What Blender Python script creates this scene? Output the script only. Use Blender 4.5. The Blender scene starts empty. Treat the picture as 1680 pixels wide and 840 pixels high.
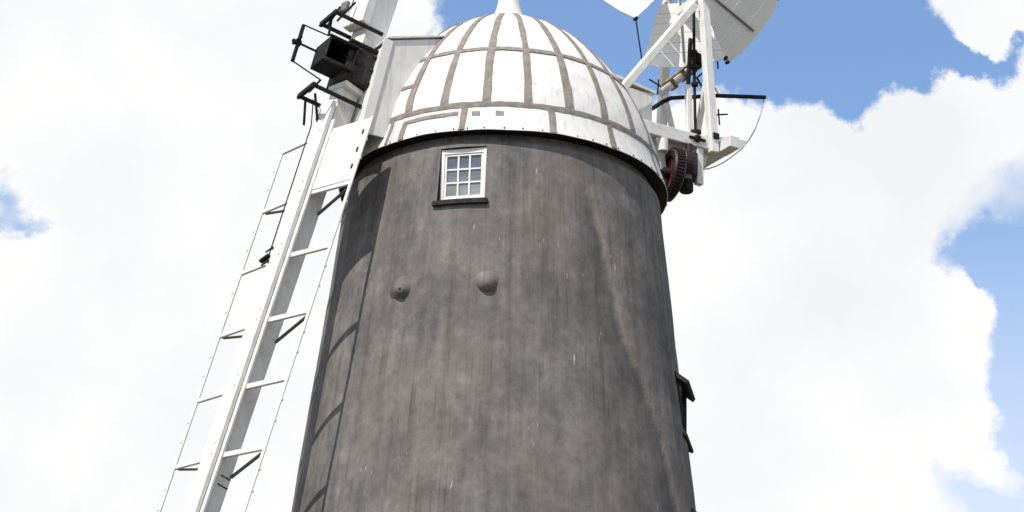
import bpy, bmesh, math, random
from mathutils import Vector, Matrix, noise as mnoise

random.seed(7)
R = math.radians
scene = bpy.context.scene

# ------------------------------------------------------------------ camera
yaw, pitch, roll = 0.0046566, 0.3717084, 0.0279424
fw = Vector((math.sin(yaw)*math.cos(pitch), math.cos(yaw)*math.cos(pitch), math.sin(pitch)))
rt = Vector((math.cos(yaw), -math.sin(yaw), 0))
up = rt.cross(fw)
rt2 = rt*math.cos(roll) + up*math.sin(roll)
up2 = -rt*math.sin(roll) + up*math.cos(roll)
cam_data = bpy.data.cameras.new('camera')
cam = bpy.data.objects.new('camera', cam_data)
scene.collection.objects.link(cam)
m = Matrix((rt2, up2, -fw)).transposed().to_4x4()
m.translation = Vector((0, -30.3868, 1.6))
cam.matrix_world = m
cam_data.sensor_width = 36.0
cam_data.lens = 4000.0/1680.0*36.0
cam_data.clip_start = 0.1
cam_data.clip_end = 5000
scene.camera = cam
scene.render.resolution_x, scene.render.resolution_y = 1024, 512

# ------------------------------------------------------------------ light
SUN_AZ, SUN_EL = 35.0, 54.0          # from the left behind the camera
sl = bpy.data.lights.new('sun', 'SUN')
sl.energy = 3.4
sl.angle = R(0.55)
sl.color = (1.0, 0.94, 0.855)
so = bpy.data.objects.new('sun', sl)
scene.collection.objects.link(so)
ld = Vector((math.sin(R(SUN_AZ))*math.cos(R(SUN_EL)), math.cos(R(SUN_AZ))*math.cos(R(SUN_EL)), -math.sin(R(SUN_EL))))
so.rotation_euler = ld.to_track_quat('-Z', 'Y').to_euler()
so.location = (-15, -20, 40)

scene.view_settings.view_transform = 'Standard'
scene.view_settings.look = 'None'
scene.view_settings.exposure = 0.6
scene.view_settings.gamma = 1.0
scene.view_settings.use_curve_mapping = False

world = bpy.data.worlds.new('World')
scene.world = world
world.use_nodes = True
wt = world.node_tree
wt.nodes.clear()
WN, WL = wt.nodes.new, wt.links.new

def wmath(op, a, b=None, c=None, clamp=False):
    n = WN('ShaderNodeMath'); n.operation = op; n.use_clamp = clamp
    for i, v in enumerate((a, b, c)):
        if v is None: continue
        if isinstance(v, (int, float)): n.inputs[i].default_value = v
        else: WL(v, n.inputs[i])
    return n.outputs[0]

def wvec(op, a, b):
    n = WN('ShaderNodeVectorMath'); n.operation = op
    for i, v in enumerate((a, b)):
        if isinstance(v, (tuple, Vector)): n.inputs[i].default_value = tuple(v)
        else: WL(v, n.inputs[i])
    return n

SKY = 0.13
sky = WN('ShaderNodeTexSky'); sky.sky_type = 'NISHITA'; sky.sun_disc = False
sky.sun_elevation = R(SUN_EL); sky.sun_rotation = R(180+SUN_AZ)
sky.air_density = 1.0; sky.dust_density = 0.6; sky.ozone_density = 1.6
tc = WN('ShaderNodeTexCoord')
dirv = tc.outputs['Generated']
# billowing of the cloud edges
nz1 = WN('ShaderNodeTexNoise'); nz1.inputs['Scale'].default_value = 26; nz1.inputs['Detail'].default_value = 9; nz1.inputs['Roughness'].default_value = 0.6
WL(dirv, nz1.inputs['Vector'])
off = wvec('SUBTRACT', nz1.outputs['Color'], (0.5, 0.5, 0.5))
offs = WN('ShaderNodeVectorMath'); offs.operation = 'SCALE'; offs.inputs['Scale'].default_value = 0.055
WL(off.outputs[0], offs.inputs[0])
wd = wvec('ADD', dirv, offs.outputs[0])
wdn = WN('ShaderNodeVectorMath'); wdn.operation = 'NORMALIZE'; WL(wd.outputs[0], wdn.inputs[0])
wdir = wdn.outputs[0]
fb = WN('ShaderNodeTexNoise'); fb.inputs['Scale'].default_value = 3.3; fb.inputs['Detail'].default_value = 12; fb.inputs['Roughness'].default_value = 0.55
WL(dirv, fb.inputs['Vector'])
fine = WN('ShaderNodeTexNoise'); fine.inputs['Scale'].default_value = 45; fine.inputs['Detail'].default_value = 10; fine.inputs['Roughness'].default_value = 0.62
WL(dirv, fine.inputs['Vector'])
dens = wmath('MULTIPLY_ADD', fb.outputs['Fac'], 1.5, -0.08)
dens = wmath('ADD', dens, wmath('MULTIPLY_ADD', fine.outputs['Fac'], 0.34, -0.17))
# openings (negative) and banks (positive): azimuth, elevation, angular radius, weight
def sky_dir(az, el):
    return (math.sin(R(az))*math.cos(R(el)), math.cos(R(az))*math.cos(R(el)), math.sin(R(el)))
#CLOUDS_BEGIN
CLOUDS = [
    (7.25, 26.45, 1.72, -0.9),
    (5.35, 26.62, 1.43, -0.9),
    (3.29, 26.34, 1.43, -0.9),
    (1.53, 27.04, 1.57, -0.9),
    (-0.56, 27.27, 1.29, -0.9),
    (-1.59, 27.02, 0.64, -0.6),
    (8.96, 26.04, 1.0, -0.8),
    (9.76, 26.51, 1.0, -0.8),
    (8.06, 27.41, 2.0, -0.8),
    (8.93, 24.91, 0.46, -0.5),
    (9.3, 24.48, 0.31, -0.4),
    (6.14, 26.04, 1.14, -0.5),
    (10.52, 26.19, 0.71, -0.9),
    (11.44, 26.03, 0.51, -1.1),
    (12.2, 25.94, 0.49, -1.2),
    (13.04, 25.84, 0.49, -1.2),
    (11.8, 20.92, 0.64, -0.5),
    (12.74, 20.6, 1.0, -0.55),
    (12.66, 19.2, 0.71, -0.55),
    (12.39, 18.09, 0.54, -0.5),
    (12.76, 16.96, 0.57, -0.5),
    (10.91, 20.96, 0.43, -0.35),
    (-12.24, 21.64, 0.69, -0.82),
    (-11.53, 21.29, 0.43, -0.6),
    (-10.93, 21.27, 0.43, -0.75),
    (-9.62, 14.75, 0.57, -0.4),
    (10.71, 16.04, 0.79, -0.45),
    (11.84, 15.66, 0.5, -0.3),
    (12.41, 27.0, 1.07, 0.95),
    (13.47, 26.58, 0.86, 0.8),
    (11.39, 25.02, 0.86, 0.7),
    (12.75, 24.74, 1.22, 0.95),
    (6.43, 24.05, 1.14, 0.85),
    (7.97, 23.88, 1.07, 0.85),
    (9.97, 23.96, 1.14, 0.85),
    (5.03, 23.64, 1.14, 0.85),
    (-2.93, 26.61, 0.57, 0.8),
    (4.56, 24.21, 0.71, 0.5),
    (-6.7, 24.11, 6.44, 1.05),
    (7.29, 20.48, 3.86, 1.0),
    (-7.69, 17.63, 6.01, 0.9),
    (11.29, 19.53, 0.64, 0.55),
    (11.61, 20.08, 0.36, 0.45),
    (10.2, 18.01, 2.0, 0.7),
    (11.34, 17.28, 0.71, 0.45),
    (7.96, 16.64, 2.72, 0.75),
]
#CLOUDS_END
for az, el, rad, wgt in CLOUDS:
    d = WN('ShaderNodeVectorMath'); d.operation = 'DOT_PRODUCT'
    WL(wdir, d.inputs[0]); d.inputs[1].default_value = sky_dir(az, el)
    k = 1.0/(1-math.cos(R(rad)))
    g = wmath('EXPONENT', wmath('MULTIPLY_ADD', d.outputs['Value'], k, -k))
    dens = wmath('MULTIPLY_ADD', g, wgt, dens)
mr = WN('ShaderNodeMapRange'); mr.interpolation_type = 'SMOOTHSTEP'
mr.inputs['From Min'].default_value = 0.36; mr.inputs['From Max'].default_value = 1.0
WL(dens, mr.inputs['Value'])
mask = mr.outputs['Result']
# pale haze thickening towards the horizon
sp = WN('ShaderNodeSeparateXYZ'); WL(dirv, sp.inputs[0])
hz = WN('ShaderNodeMapRange'); hz.interpolation_type = 'SMOOTHSTEP'
hz.inputs['From Min'].default_value = math.sin(R(25)); hz.inputs['From Max'].default_value = math.sin(R(12))
hz.inputs['To Min'].default_value = 0.0; hz.inputs['To Max'].default_value = 0.62
WL(sp.outputs['Z'], hz.inputs['Value'])
mask = wmath('MAXIMUM', mask, hz.outputs['Result'])
# soft grey modelling inside the clouds
cs = WN('ShaderNodeTexNoise'); cs.inputs['Scale'].default_value = 11; cs.inputs['Detail'].default_value = 8; cs.inputs['Roughness'].default_value = 0.5
WL(dirv, cs.inputs['Vector'])
cr = WN('ShaderNodeValToRGB')
cr.color_ramp.elements[0].position = 0.32; cr.color_ramp.elements[0].color = (4.5, 4.58, 4.7, 1)
cr.color_ramp.elements[1].position = 0.56; cr.color_ramp.elements[1].color = (5.08, 5.08, 5.06, 1)
WL(cs.outputs['Fac'], cr.inputs['Fac'])
sk = WN('ShaderNodeMix'); sk.data_type = 'RGBA'; sk.blend_type = 'MULTIPLY'; sk.inputs['Factor'].default_value = 1
WL(sky.outputs[0], sk.inputs['A']); sk.inputs['B'].default_value = (0.93, 1.0, 1.06, 1)
SKYTINT = sk
mx = WN('ShaderNodeMix'); mx.data_type = 'RGBA'
WL(mask, mx.inputs['Factor']); WL(sk.outputs['Result'], mx.inputs['A']); WL(cr.outputs['Color'], mx.inputs['B'])
bg = WN('ShaderNodeBackground'); bg.inputs['Strength'].default_value = SKY
WL(mx.outputs['Result'], bg.inputs['Color'])
wo = WN('ShaderNodeOutputWorld'); WL(bg.outputs[0], wo.inputs['Surface'])

# ------------------------------------------------------------------ materials
class NT:
    def __init__(s, name):
        s.m = bpy.data.materials.new(name); s.m.use_nodes = True
        s.t = s.m.node_tree; s.t.nodes.clear()
        s.bsdf = s.n('ShaderNodeBsdfPrincipled'); o = s.n('ShaderNodeOutputMaterial')
        s.l(s.bsdf.outputs[0], o.inputs['Surface'])
        s.co = s.n('ShaderNodeTexCoord')
    def n(s, k): return s.t.nodes.new(k)
    def l(s, a, b): s.t.links.new(a, b)
    def noise(s, scale, detail=6, rough=0.6, stretch=None, src='Object', dist=0.0, loc=(0, 0, 0)):
        t = s.n('ShaderNodeTexNoise'); t.inputs['Scale'].default_value = scale
        t.inputs['Detail'].default_value = detail; t.inputs['Roughness'].default_value = rough
        t.inputs['Distortion'].default_value = dist
        mp = s.n('ShaderNodeMapping'); mp.inputs['Location'].default_value = loc
        if stretch: mp.inputs['Scale'].default_value = stretch
        s.l(s.co.outputs[src], mp.inputs['Vector']); s.l(mp.outputs[0], t.inputs['Vector'])
        return t.outputs['Fac']
    def ramp(s, fac, stops):
        r = s.n('ShaderNodeValToRGB'); e = r.color_ramp.elements
        while len(e) < len(stops): e.new(0.5)
        for i, (p, c) in enumerate(stops):
            e[i].position = p; e[i].color = (c, c, c, 1) if isinstance(c, (int, float)) else (*c, 1)
        s.l(fac, r.inputs['Fac']); return r.outputs['Color']
    def mix(s, fac, a, b, mode='MIX'):
        x = s.n('ShaderNodeMix'); x.data_type = 'RGBA'; x.blend_type = mode
        for v, k in ((fac, 'Factor'), (a, 'A'), (b, 'B')):
            if isinstance(v, (int, float)): x.inputs[k].default_value = v
            elif isinstance(v, tuple): x.inputs[k].default_value = (*v, 1)
            else: s.l(v, x.inputs[k])
        return x.outputs['Result']
    def bump(s, h, strength=0.3, dist=0.01):
        b = s.n('ShaderNodeBump'); b.inputs['Strength'].default_value = strength; b.inputs['Distance'].default_value = dist
        s.l(h, b.inputs['Height']); s.l(b.outputs[0], s.bsdf.inputs['Normal'])
    def fin(s, col, rough=0.8, metal=0.0, spec=0.4):
        if isinstance(col, tuple): s.bsdf.inputs['Base Color'].default_value = (*col, 1)
        else: s.l(col, s.bsdf.inputs['Base Color'])
        if isinstance(rough, (int, float)): s.bsdf.inputs['Roughness'].default_value = rough
        else: s.l(rough, s.bsdf.inputs['Roughness'])
        s.bsdf.inputs['Metallic'].default_value = metal
        s.bsdf.inputs['Specular IOR Level'].default_value = spec
        return s.m

M = {}
# weathered tarred render of the tower
a = NT('tower_render')
# coordinates unrolled round the tower: (arc length, 0, height), so runs follow the batter of the wall
sx = a.n('ShaderNodeSeparateXYZ'); a.l(a.co.outputs['Object'], sx.inputs[0])
ny = a.n('ShaderNodeMath'); ny.operation = 'MULTIPLY'; ny.inputs[1].default_value = -1; a.l(sx.outputs['Y'], ny.inputs[0])
at = a.n('ShaderNodeMath'); at.operation = 'ARCTAN2'; a.l(sx.outputs['X'], at.inputs[0]); a.l(ny.outputs[0], at.inputs[1])
arc = a.n('ShaderNodeMath'); arc.operation = 'MULTIPLY'; arc.inputs[1].default_value = 2.3; a.l(at.outputs[0], arc.inputs[0])
cx_ = a.n('ShaderNodeCombineXYZ'); a.l(arc.outputs[0], cx_.inputs['X']); a.l(sx.outputs['Z'], cx_.inputs['Z'])
def unrolled(scale, detail, rough, kz=1.0, loc=(0, 0, 0), dist=0.0):
    t = a.n('ShaderNodeTexNoise'); t.inputs['Scale'].default_value = scale; t.inputs['Detail'].default_value = detail
    t.inputs['Roughness'].default_value = rough; t.inputs['Distortion'].default_value = dist
    mp = a.n('ShaderNodeMapping'); mp.inputs['Scale'].default_value = (1, 1, kz); mp.inputs['Location'].default_value = loc
    a.l(cx_.outputs[0], mp.inputs['Vector']); a.l(mp.outputs[0], t.inputs['Vector'])
    return t.outputs['Fac']
blotch = unrolled(1.0, 6, 0.62, 0.8)
col = a.ramp(blotch, [(0.30, (0.096, 0.094, 0.094)), (0.50, (0.135, 0.128, 0.124)), (0.70, (0.187, 0.173, 0.163))])
warm = unrolled(0.6, 3, 0.5, 0.7, (3, 0, 2))
col = a.mix(a.ramp(warm, [(0.44, 0.0), (0.64, 0.6)]), col, (0.167, 0.146, 0.128))
pink = unrolled(1.3, 4, 0.6, 1.0, (13, 0, 5))
col = a.mix(a.ramp(pink, [(0.56, 0.0), (0.70, 0.5)]), col, (0.172, 0.147, 0.143))
pale = unrolled(2.0, 8, 0.7, 0.9, (2, 4, 9))
col = a.mix(a.ramp(pale, [(0.50, 0.0), (0.66, 0.55)]), col, (0.223, 0.207, 0.194))
dark = unrolled(1.4, 7, 0.68, 0.6, (12, 5, 1))
col = a.mix(a.ramp(dark, [(0.50, 0.0), (0.66, 0.6)]), col, (0.074, 0.072, 0.074))
streak = unrolled(6, 4, 0.6, 0.06, (0, 0, 0), 0.2)
col = a.mix(1.0, col, a.ramp(streak, [(0.30, 0.76), (0.50, 1.0), (0.72, 1.14)]), 'MULTIPLY')
sgate = unrolled(1.4, 5, 0.65, 0.6, (6, 3, 3))
streak2 = unrolled(36, 3, 0.65, 0.022, (5, 1, 0), 0.1)
st2 = a.mix(a.ramp(sgate, [(0.38, 0.25), (0.60, 1.0)]), (1.0, 1.0, 1.0), a.ramp(streak2, [(0.28, 0.60), (0.45, 1.0), (0.58, 1.0), (0.75, 1.16)]))
col = a.mix(1.0, col, st2, 'MULTIPLY')
med = unrolled(8.0, 8, 0.7, 0.8)
col = a.mix(1.0, col, a.ramp(med, [(0.28, 0.80), (0.50, 1.0), (0.72, 1.18)]), 'MULTIPLY')
grain = a.noise(75, 5, 0.72)
col = a.mix(0.35, col, a.ramp(grain, [(0.3, 0.75), (0.5, 1.0), (0.7, 1.25)]), 'MULTIPLY')
drip = unrolled(1.8, 3, 0.6, 0.8, (1.7, 0.3, 4))
drip2 = unrolled(26, 1, 0.5, 0.20, (9, 2, 1))
dm = a.mix(1.0, a.ramp(drip, [(0.58, 0.0), (0.66, 1.0)]), a.ramp(drip2, [(0.67, 0.0), (0.73, 0.8)]), 'MULTIPLY')
col = a.mix(dm, col, (0.40, 0.37, 0.35))
speck = unrolled(16, 2, 0.5, 1.5, (0, 6, 0))
col = a.mix(a.ramp(speck, [(0.765, 0.0), (0.78, 0.85)]), col, (0.02, 0.018, 0.017))
# ridge shading painted into the wall: paler right of it, darker left
ra_ = a.n('ShaderNodeAttribute'); ra_.attribute_name = 'ridge_shading'
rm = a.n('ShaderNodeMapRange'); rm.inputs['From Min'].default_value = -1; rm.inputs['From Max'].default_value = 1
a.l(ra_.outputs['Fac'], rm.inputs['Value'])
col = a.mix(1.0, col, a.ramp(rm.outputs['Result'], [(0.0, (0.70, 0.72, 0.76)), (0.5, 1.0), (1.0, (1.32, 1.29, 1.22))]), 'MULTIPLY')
a.bump(a.mix(0.3, med, grain), 0.22, 0.004)
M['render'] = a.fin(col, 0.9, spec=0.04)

a = NT('dark_tarred_stone')
col = a.ramp(a.noise(14, 6), [(0.3, (0.022, 0.021, 0.022)), (0.7, (0.055, 0.052, 0.05))])
a.bump(a.noise(60), 0.2, 0.002)
M['dark_stone'] = a.fin(col, 0.85, spec=0.06)

def white(name, base=0.8, dirt=0.35, dirtcol=(0.42, 0.36, 0.24), grain=(1, 1, 1), dscale=5, runs=0.0):
    a = NT(name)
    w = a.ramp(a.noise(2.2, 5), [(0.3, (base*0.90, base*0.885, base*0.85)), (0.7, (base, base*0.985, base*0.95))])
    d = a.noise(dscale, 8, 0.7, stretch=grain)
    w = a.mix(a.ramp(d, [(0.52, 0.0), (0.72, dirt)]), w, dirtcol)
    f = a.noise(38, 6, 0.7, stretch=grain, loc=(4, 2, 7))
    w = a.mix(a.ramp(f, [(0.62, 0.0), (0.72, dirt)]), w, (dirtcol[0]*0.5, dirtcol[1]*0.5, dirtcol[2]*0.5))
    if runs:
        r_ = a.noise(15, 4, 0.65, stretch=(1, 1, 0.07), loc=(2, 9, 1))
        w = a.mix(a.ramp(r_, [(0.50, 0.0), (0.72, runs)]), w, (0.30, 0.27, 0.235))
    a.bump(f, 0.12, 0.002)
    M[name] = a.fin(w, 0.6, spec=0.25)
white('window_paint', 0.80, 0.15)
white('white_panel', 0.68, 0.35, (0.46, 0.42, 0.35), runs=0.38)
white('white_timber', 0.73, 0.48, (0.42, 0.37, 0.24), runs=0.35)
white('stage_timber', 0.66, 0.60, (0.36, 0.28, 0.13))
white('white_blade', 0.82, 0.25, (0.45, 0.43, 0.36))
white('old_timber', 0.50, 0.9, (0.22, 0.16, 0.06), dscale=8)
white('mossy_timber', 0.15, 0.8, (0.085, 0.068, 0.02), dscale=8)
white('cream_board', 0.66, 0.35, (0.5, 0.42, 0.32))

a = NT('seam_mastic')
col = a.ramp(a.noise(9, 8, 0.7), [(0.28, (0.125, 0.109, 0.097)), (0.5, (0.20, 0.175, 0.156)), (0.75, (0.31, 0.28, 0.25))])
col = a.mix(a.ramp(a.noise(40, 4, 0.7), [(0.66, 0.0), (0.72, 0.8)]), col, (0.07, 0.055, 0.045))
a.bump(a.noise(30), 0.3, 0.003)
M['seam'] = a.fin(col, 0.85)

a = NT('black_iron_and_shade')
col = a.ramp(a.noise(20, 6), [(0.35, (0.008, 0.008, 0.009)), (0.7, (0.028, 0.026, 0.024))])
M['iron'] = a.fin(col, 0.65, spec=0.1)  # ironwork, and the black standing for shade on reveals and soffit
a = NT('worn_grey_iron')
col = a.ramp(a.noise(8, 8, 0.7), [(0.3, (0.016, 0.015, 0.015)), (0.60, (0.042, 0.039, 0.038)), (0.78, (0.20, 0.18, 0.17))])
a.bump(a.noise(30), 0.3, 0.002)
M['grey_iron'] = a.fin(col, 0.65, spec=0.15)
a = NT('greasy_red_paint')
col = a.ramp(a.noise(7, 6), [(0.38, (0.02, 0.005, 0.005)), (0.58, (0.22, 0.026, 0.018)), (0.8, (0.45, 0.09, 0.055))])
M['red'] = a.fin(col, 0.5)
a = NT('dark_red_iron')
col = a.ramp(a.noise(9, 6), [(0.35, (0.008, 0.006, 0.007)), (0.75, (0.035, 0.008, 0.010))])
M['dark_red'] = a.fin(col, 0.5)
a = NT('brass_grease')
M['brass'] = a.fin(a.ramp(a.noise(9, 6), [(0.35, (0.09, 0.06, 0.02)), (0.7, (0.36, 0.28, 0.14))]), 0.6)
a = NT('rope')
M['rope'] = a.fin((0.40, 0.38, 0.36), 0.8)
a = NT('window_glass')
g = a.noise(2.3, 4, 0.6, stretch=(1, 1, 5.0))
gz = a.n('ShaderNodeSeparateXYZ'); a.l(a.co.outputs['Object'], gz.inputs[0])
gr = a.n('ShaderNodeMapRange'); gr.inputs['From Min'].default_value = 13.45; gr.inputs['From Max'].default_value = 13.98
a.l(gz.outputs['Z'], gr.inputs['Value'])
col = a.ramp(gr.outputs['Result'], [(0.0, (0.26, 0.28, 0.28)), (0.45, (0.16, 0.18, 0.20)), (0.8, (0.085, 0.105, 0.135))])
col = a.mix(1.0, col, a.ramp(g, [(0.35, 0.7), (0.6, 1.15)]), 'MULTIPLY')
M['glass'] = a.fin(col, 0.06, spec=0.8)
a = NT('grass')
M['grass'] = a.fin(a.ramp(a.noise(0.4, 8), [(0.3, (0.085, 0.075, 0.045)), (0.7, (0.14, 0.12, 0.08))]), 0.9)

# ------------------------------------------------------------------ builders
COL = scene.collection

class MB:
    def __init__(s): s.bm = bmesh.new()
    def box(s, o, ax, ay, az, x0, x1, y0, y1, z0, z1, bev=0.0, taper=None):
        """box in the frame (o; ax, ay, az); taper=(fx, fz) scales the x and z extents at the y1 end"""
        vs = []
        for y in (y0, y1):
            fx, fz = (1, 1) if (taper is None or y == y0) else taper
            cx, cz = (x0+x1)/2, (z0+z1)/2
            for x, z in ((x0, z0), (x1, z0), (x1, z1), (x0, z1)):
                vs.append(s.bm.verts.new(o + ax*(cx+(x-cx)*fx) + ay*y + az*(cz+(z-cz)*fz)))
        fs = [s.bm.faces.new([vs[i] for i in q]) for q in ((0, 1, 2, 3), (7, 6, 5, 4), (0, 4, 5, 1), (1, 5, 6, 2), (2, 6, 7, 3), (3, 7, 4, 0))]
        bmesh.ops.recalc_face_normals(s.bm, faces=fs)
        if bev:
            es = list({e for f in fs for e in f.edges})
            bmesh.ops.bevel(s.bm, geom=es, offset=bev, segments=1, affect='EDGES')
        return s
    def bar(s, p0, p1, w, h, upv=Vector((0, 0, 1)), bev=0.0, taper=None):
        p0, p1 = Vector(p0), Vector(p1)
        y = (p1-p0).normalized()
        x = y.cross(upv)
        if x.length < 1e-4: x = y.cross(Vector((1, 0, 0)))
        x.normalize(); z = x.cross(y).normalized()
        return s.box(p0, x, y, z, -w/2, w/2, 0, (p1-p0).length, -h/2, h/2, bev, taper)
    def tube(s, pts, r, n=8, caps=True):
        pts = [Vector(p) for p in pts]
        rs = r if isinstance(r, (list, tuple)) else [r]*len(pts)
        rings = []
        ref = Vector((0.31, 0.22, 0.92))
        for i, p in enumerate(pts):
            d = (pts[min(i+1, len(pts)-1)]-pts[max(i-1, 0)]).normalized()
            x = d.cross(ref)
            if x.length < 1e-3: x = d.cross(Vector((1, 0, 0)))
            x.normalize(); y = d.cross(x)
            rings.append([s.bm.verts.new(p+(x*math.cos(2*math.pi*k/n)+y*math.sin(2*math.pi*k/n))*rs[i]) for k in range(n)])
        for a_, b_ in zip(rings, rings[1:]):
            for k in range(n):
                s.bm.faces.new((a_[k], a_[(k+1) % n], b_[(k+1) % n], b_[k]))
        if caps:
            s.bm.faces.new(rings[0][::-1]); s.bm.faces.new(rings[-1])
        return s
    def lathe(s, o, axis, prof, n=32, a0=0.0):
        """prof: list of (radius, distance along the axis)"""
        axis = Vector(axis).normalized()
        x = axis.cross(Vector((0.2, 0.3, 0.93)))
        x.normalize(); y = axis.cross(x)
        rings = []
        for r_, h in prof:
            rings.append([s.bm.verts.new(Vector(o)+axis*h+(x*math.cos(2*math.pi*k/n+a0)+y*math.sin(2*math.pi*k/n+a0))*max(r_, 1e-4)) for k in range(n)])
        for a_, b_ in zip(rings, rings[1:]):
            for k in range(n):
                s.bm.faces.new((a_[k], a_[(k+1) % n], b_[(k+1) % n], b_[k]))
        return s
    def poly(s, pts, th):
        """flat polygon given by 3D points, thickened by the vector th"""
        a_ = [s.bm.verts.new(Vector(p)) for p in pts]
        b_ = [s.bm.verts.new(Vector(p)+th) for p in pts]
        n = len(pts)
        fs = [s.bm.faces.new(a_), s.bm.faces.new(b_[::-1])]
        for k in range(n):
            fs.append(s.bm.faces.new((a_[k], b_[k], b_[(k+1) % n], a_[(k+1) % n])))
        bmesh.ops.recalc_face_normals(s.bm, faces=fs)
        return s
    def mesh(s, name, mat, smooth=False):
        me = bpy.data.meshes.new(name)
        if smooth:
            for f in s.bm.faces: f.smooth = True
        s.bm.to_mesh(me); s.bm.free()
        me.materials.append(M[mat])
        return me
    def build(s, name, mat, parent=None, smooth=False):
        return link(name, s.mesh(name, mat, smooth), parent)

def root_of(o):
    v = Vector((0, 0, 0))
    while o is not None:
        v = v + o.location; o = o.parent
    return v

def link(name, me, parent=None, rotz=None):
    """meshes are written in world coordinates; children are moved back by their parent's place"""
    o = bpy.data.objects.new(name, me); COL.objects.link(o)
    if parent is not None:
        o.parent = parent
        o.matrix_parent_inverse = Matrix.Translation(-BASE[parent.name])
    BASE[o.name] = Vector((0, 0, 0))
    if rotz is not None: o.rotation_euler = (0, 0, rotz)
    return o
BASE = {}

def thing(name, label, cat, loc):
    o = bpy.data.objects.new(name, None); COL.objects.link(o)
    o.location = loc; o.empty_display_size = 0.3
    o['label'] = label; o['category'] = cat
    BASE[o.name] = Vector(loc)
    return o

X, Y, Z = Vector((1, 0, 0)), Vector((0, 1, 0)), Vector((0, 0, 1))

# ------------------------------------------------------------------ ground
bm = MB()
n = 48
ring0 = [bm.bm.verts.new((math.cos(2*math.pi*k/n)*900, math.sin(2*math.pi*k/n)*900, 0)) for k in range(n)]
bm.bm.faces.new(ring0)
g = bm.build('ground', 'grass'); g['kind'] = 'structure'

# ------------------------------------------------------------------ tower
tower = thing('windmill_tower', 'round tapering dark grey rendered windmill tower with a small white window under the cap', 'tower', (0, 0, 0))
def tower_r(z): return 2.09 + 0.107*(14.4-z) + 0.0012*(14.4-z)**2*0.3
def pol(az, r, z): return Vector((r*math.sin(R(az)), -r*math.cos(R(az)), z))

RIDGE = [(15.0, 24.0), (13.65, 29.7), (13.2, 32.0), (12.9, 33.5), (11.64, 39.7), (10.92, 48.5), (10.2, 55.2), (9.4, 59.0), (8.0, 62.0), (0.0, 66.0)]
def ridge_az(z):
    for (z0, a0), (z1, a1) in zip(RIDGE, RIDGE[1:]):
        if z <= z0 and z >= z1: return a0+(a1-a0)*(z0-z)/(z0-z1)
    return RIDGE[0][1]
def wall_r(az, z):
    r = tower_r(z)
    d = az-ridge_az(z)
    if -3 < d < 40 and 7 < z < 13.75:
        e = min(1, max(0, (d+0.9)/1.8)); e = e*e*(3-2*e)
        f = max(0, 1-d/40.0) if d > 0 else 1
        g_ = min(1, (13.75-z)/0.25)*min(1, (z-7)/1.5)
        r += 0.050*e*f*g_
    if z > 14.17: r -= 0.07*min(1, (z-14.17)/0.06)      # set-back added to deepen the shade under the cap
    p = pol(az, 2.2, z)
    r += 0.010*mnoise.noise(p*0.9)+0.005*mnoise.noise(p*2.6+Vector((7, 1, 3)))+0.002*mnoise.noise(p*7.0)
    return r

# openings: az0, az1, z0, z1
OPEN = [(-22.3, -6.1, 13.36, 14.11), (71.0, 87.0, 10.86, 11.52), (71.0, 87.0, 9.0, 9.71)]
azs = set(round(-180+0.9*i, 3) for i in range(401))
azs = {a_ for a_ in azs if -180 <= a_ < 180}
zs = set([0, 1, 2, 3, 4, 5, 6, 7, 7.5, 8, 8.4]) | set(round(8.8+0.05*i, 3) for i in range(114))
for a0, a1, z0, z1 in OPEN:
    for v in (a0, a1):
        azs = {q for q in azs if abs(q-v) > 0.35} | {v}
    for v in (z0, z1):
        zs = {q for q in zs if abs(q-v) > 0.018} | {v}
azs = sorted(azs); zs = sorted(zs)
bm = bmesh.new()
grid = [[bm.verts.new(pol(a_, wall_r(a_, z_), z_)) for a_ in azs] for z_ in zs]
na = len(azs)
def inside(a_, z_): return any(o[0] < a_ < o[1] and o[2] < z_ < o[3] for o in OPEN)
for i in range(len(zs)-1):
    for j in range(na):
        j2 = (j+1) % na
        am = (azs[j]+(azs[j2] if j2 else azs[0]+360))/2
        if inside(am, (zs[i]+zs[i+1])/2): continue
        bm.faces.new((grid[i][j], grid[i][j2], grid[i+1][j2], grid[i+1][j])).smooth = True
me = bpy.data.meshes.new('wall'); bm.to_mesh(me); bm.free(); me.materials.append(M['render'])
rp = me.attributes.new('ridge_shading', 'FLOAT', 'POINT')  # tone along the ridge, standing in for its light and dark sides
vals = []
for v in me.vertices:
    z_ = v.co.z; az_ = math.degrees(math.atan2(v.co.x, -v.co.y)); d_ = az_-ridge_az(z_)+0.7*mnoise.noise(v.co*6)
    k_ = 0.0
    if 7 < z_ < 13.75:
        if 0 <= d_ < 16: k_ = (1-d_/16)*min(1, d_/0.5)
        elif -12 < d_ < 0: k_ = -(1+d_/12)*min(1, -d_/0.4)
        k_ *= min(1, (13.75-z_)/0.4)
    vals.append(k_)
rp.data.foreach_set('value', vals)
link('wall', me, tower)

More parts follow.
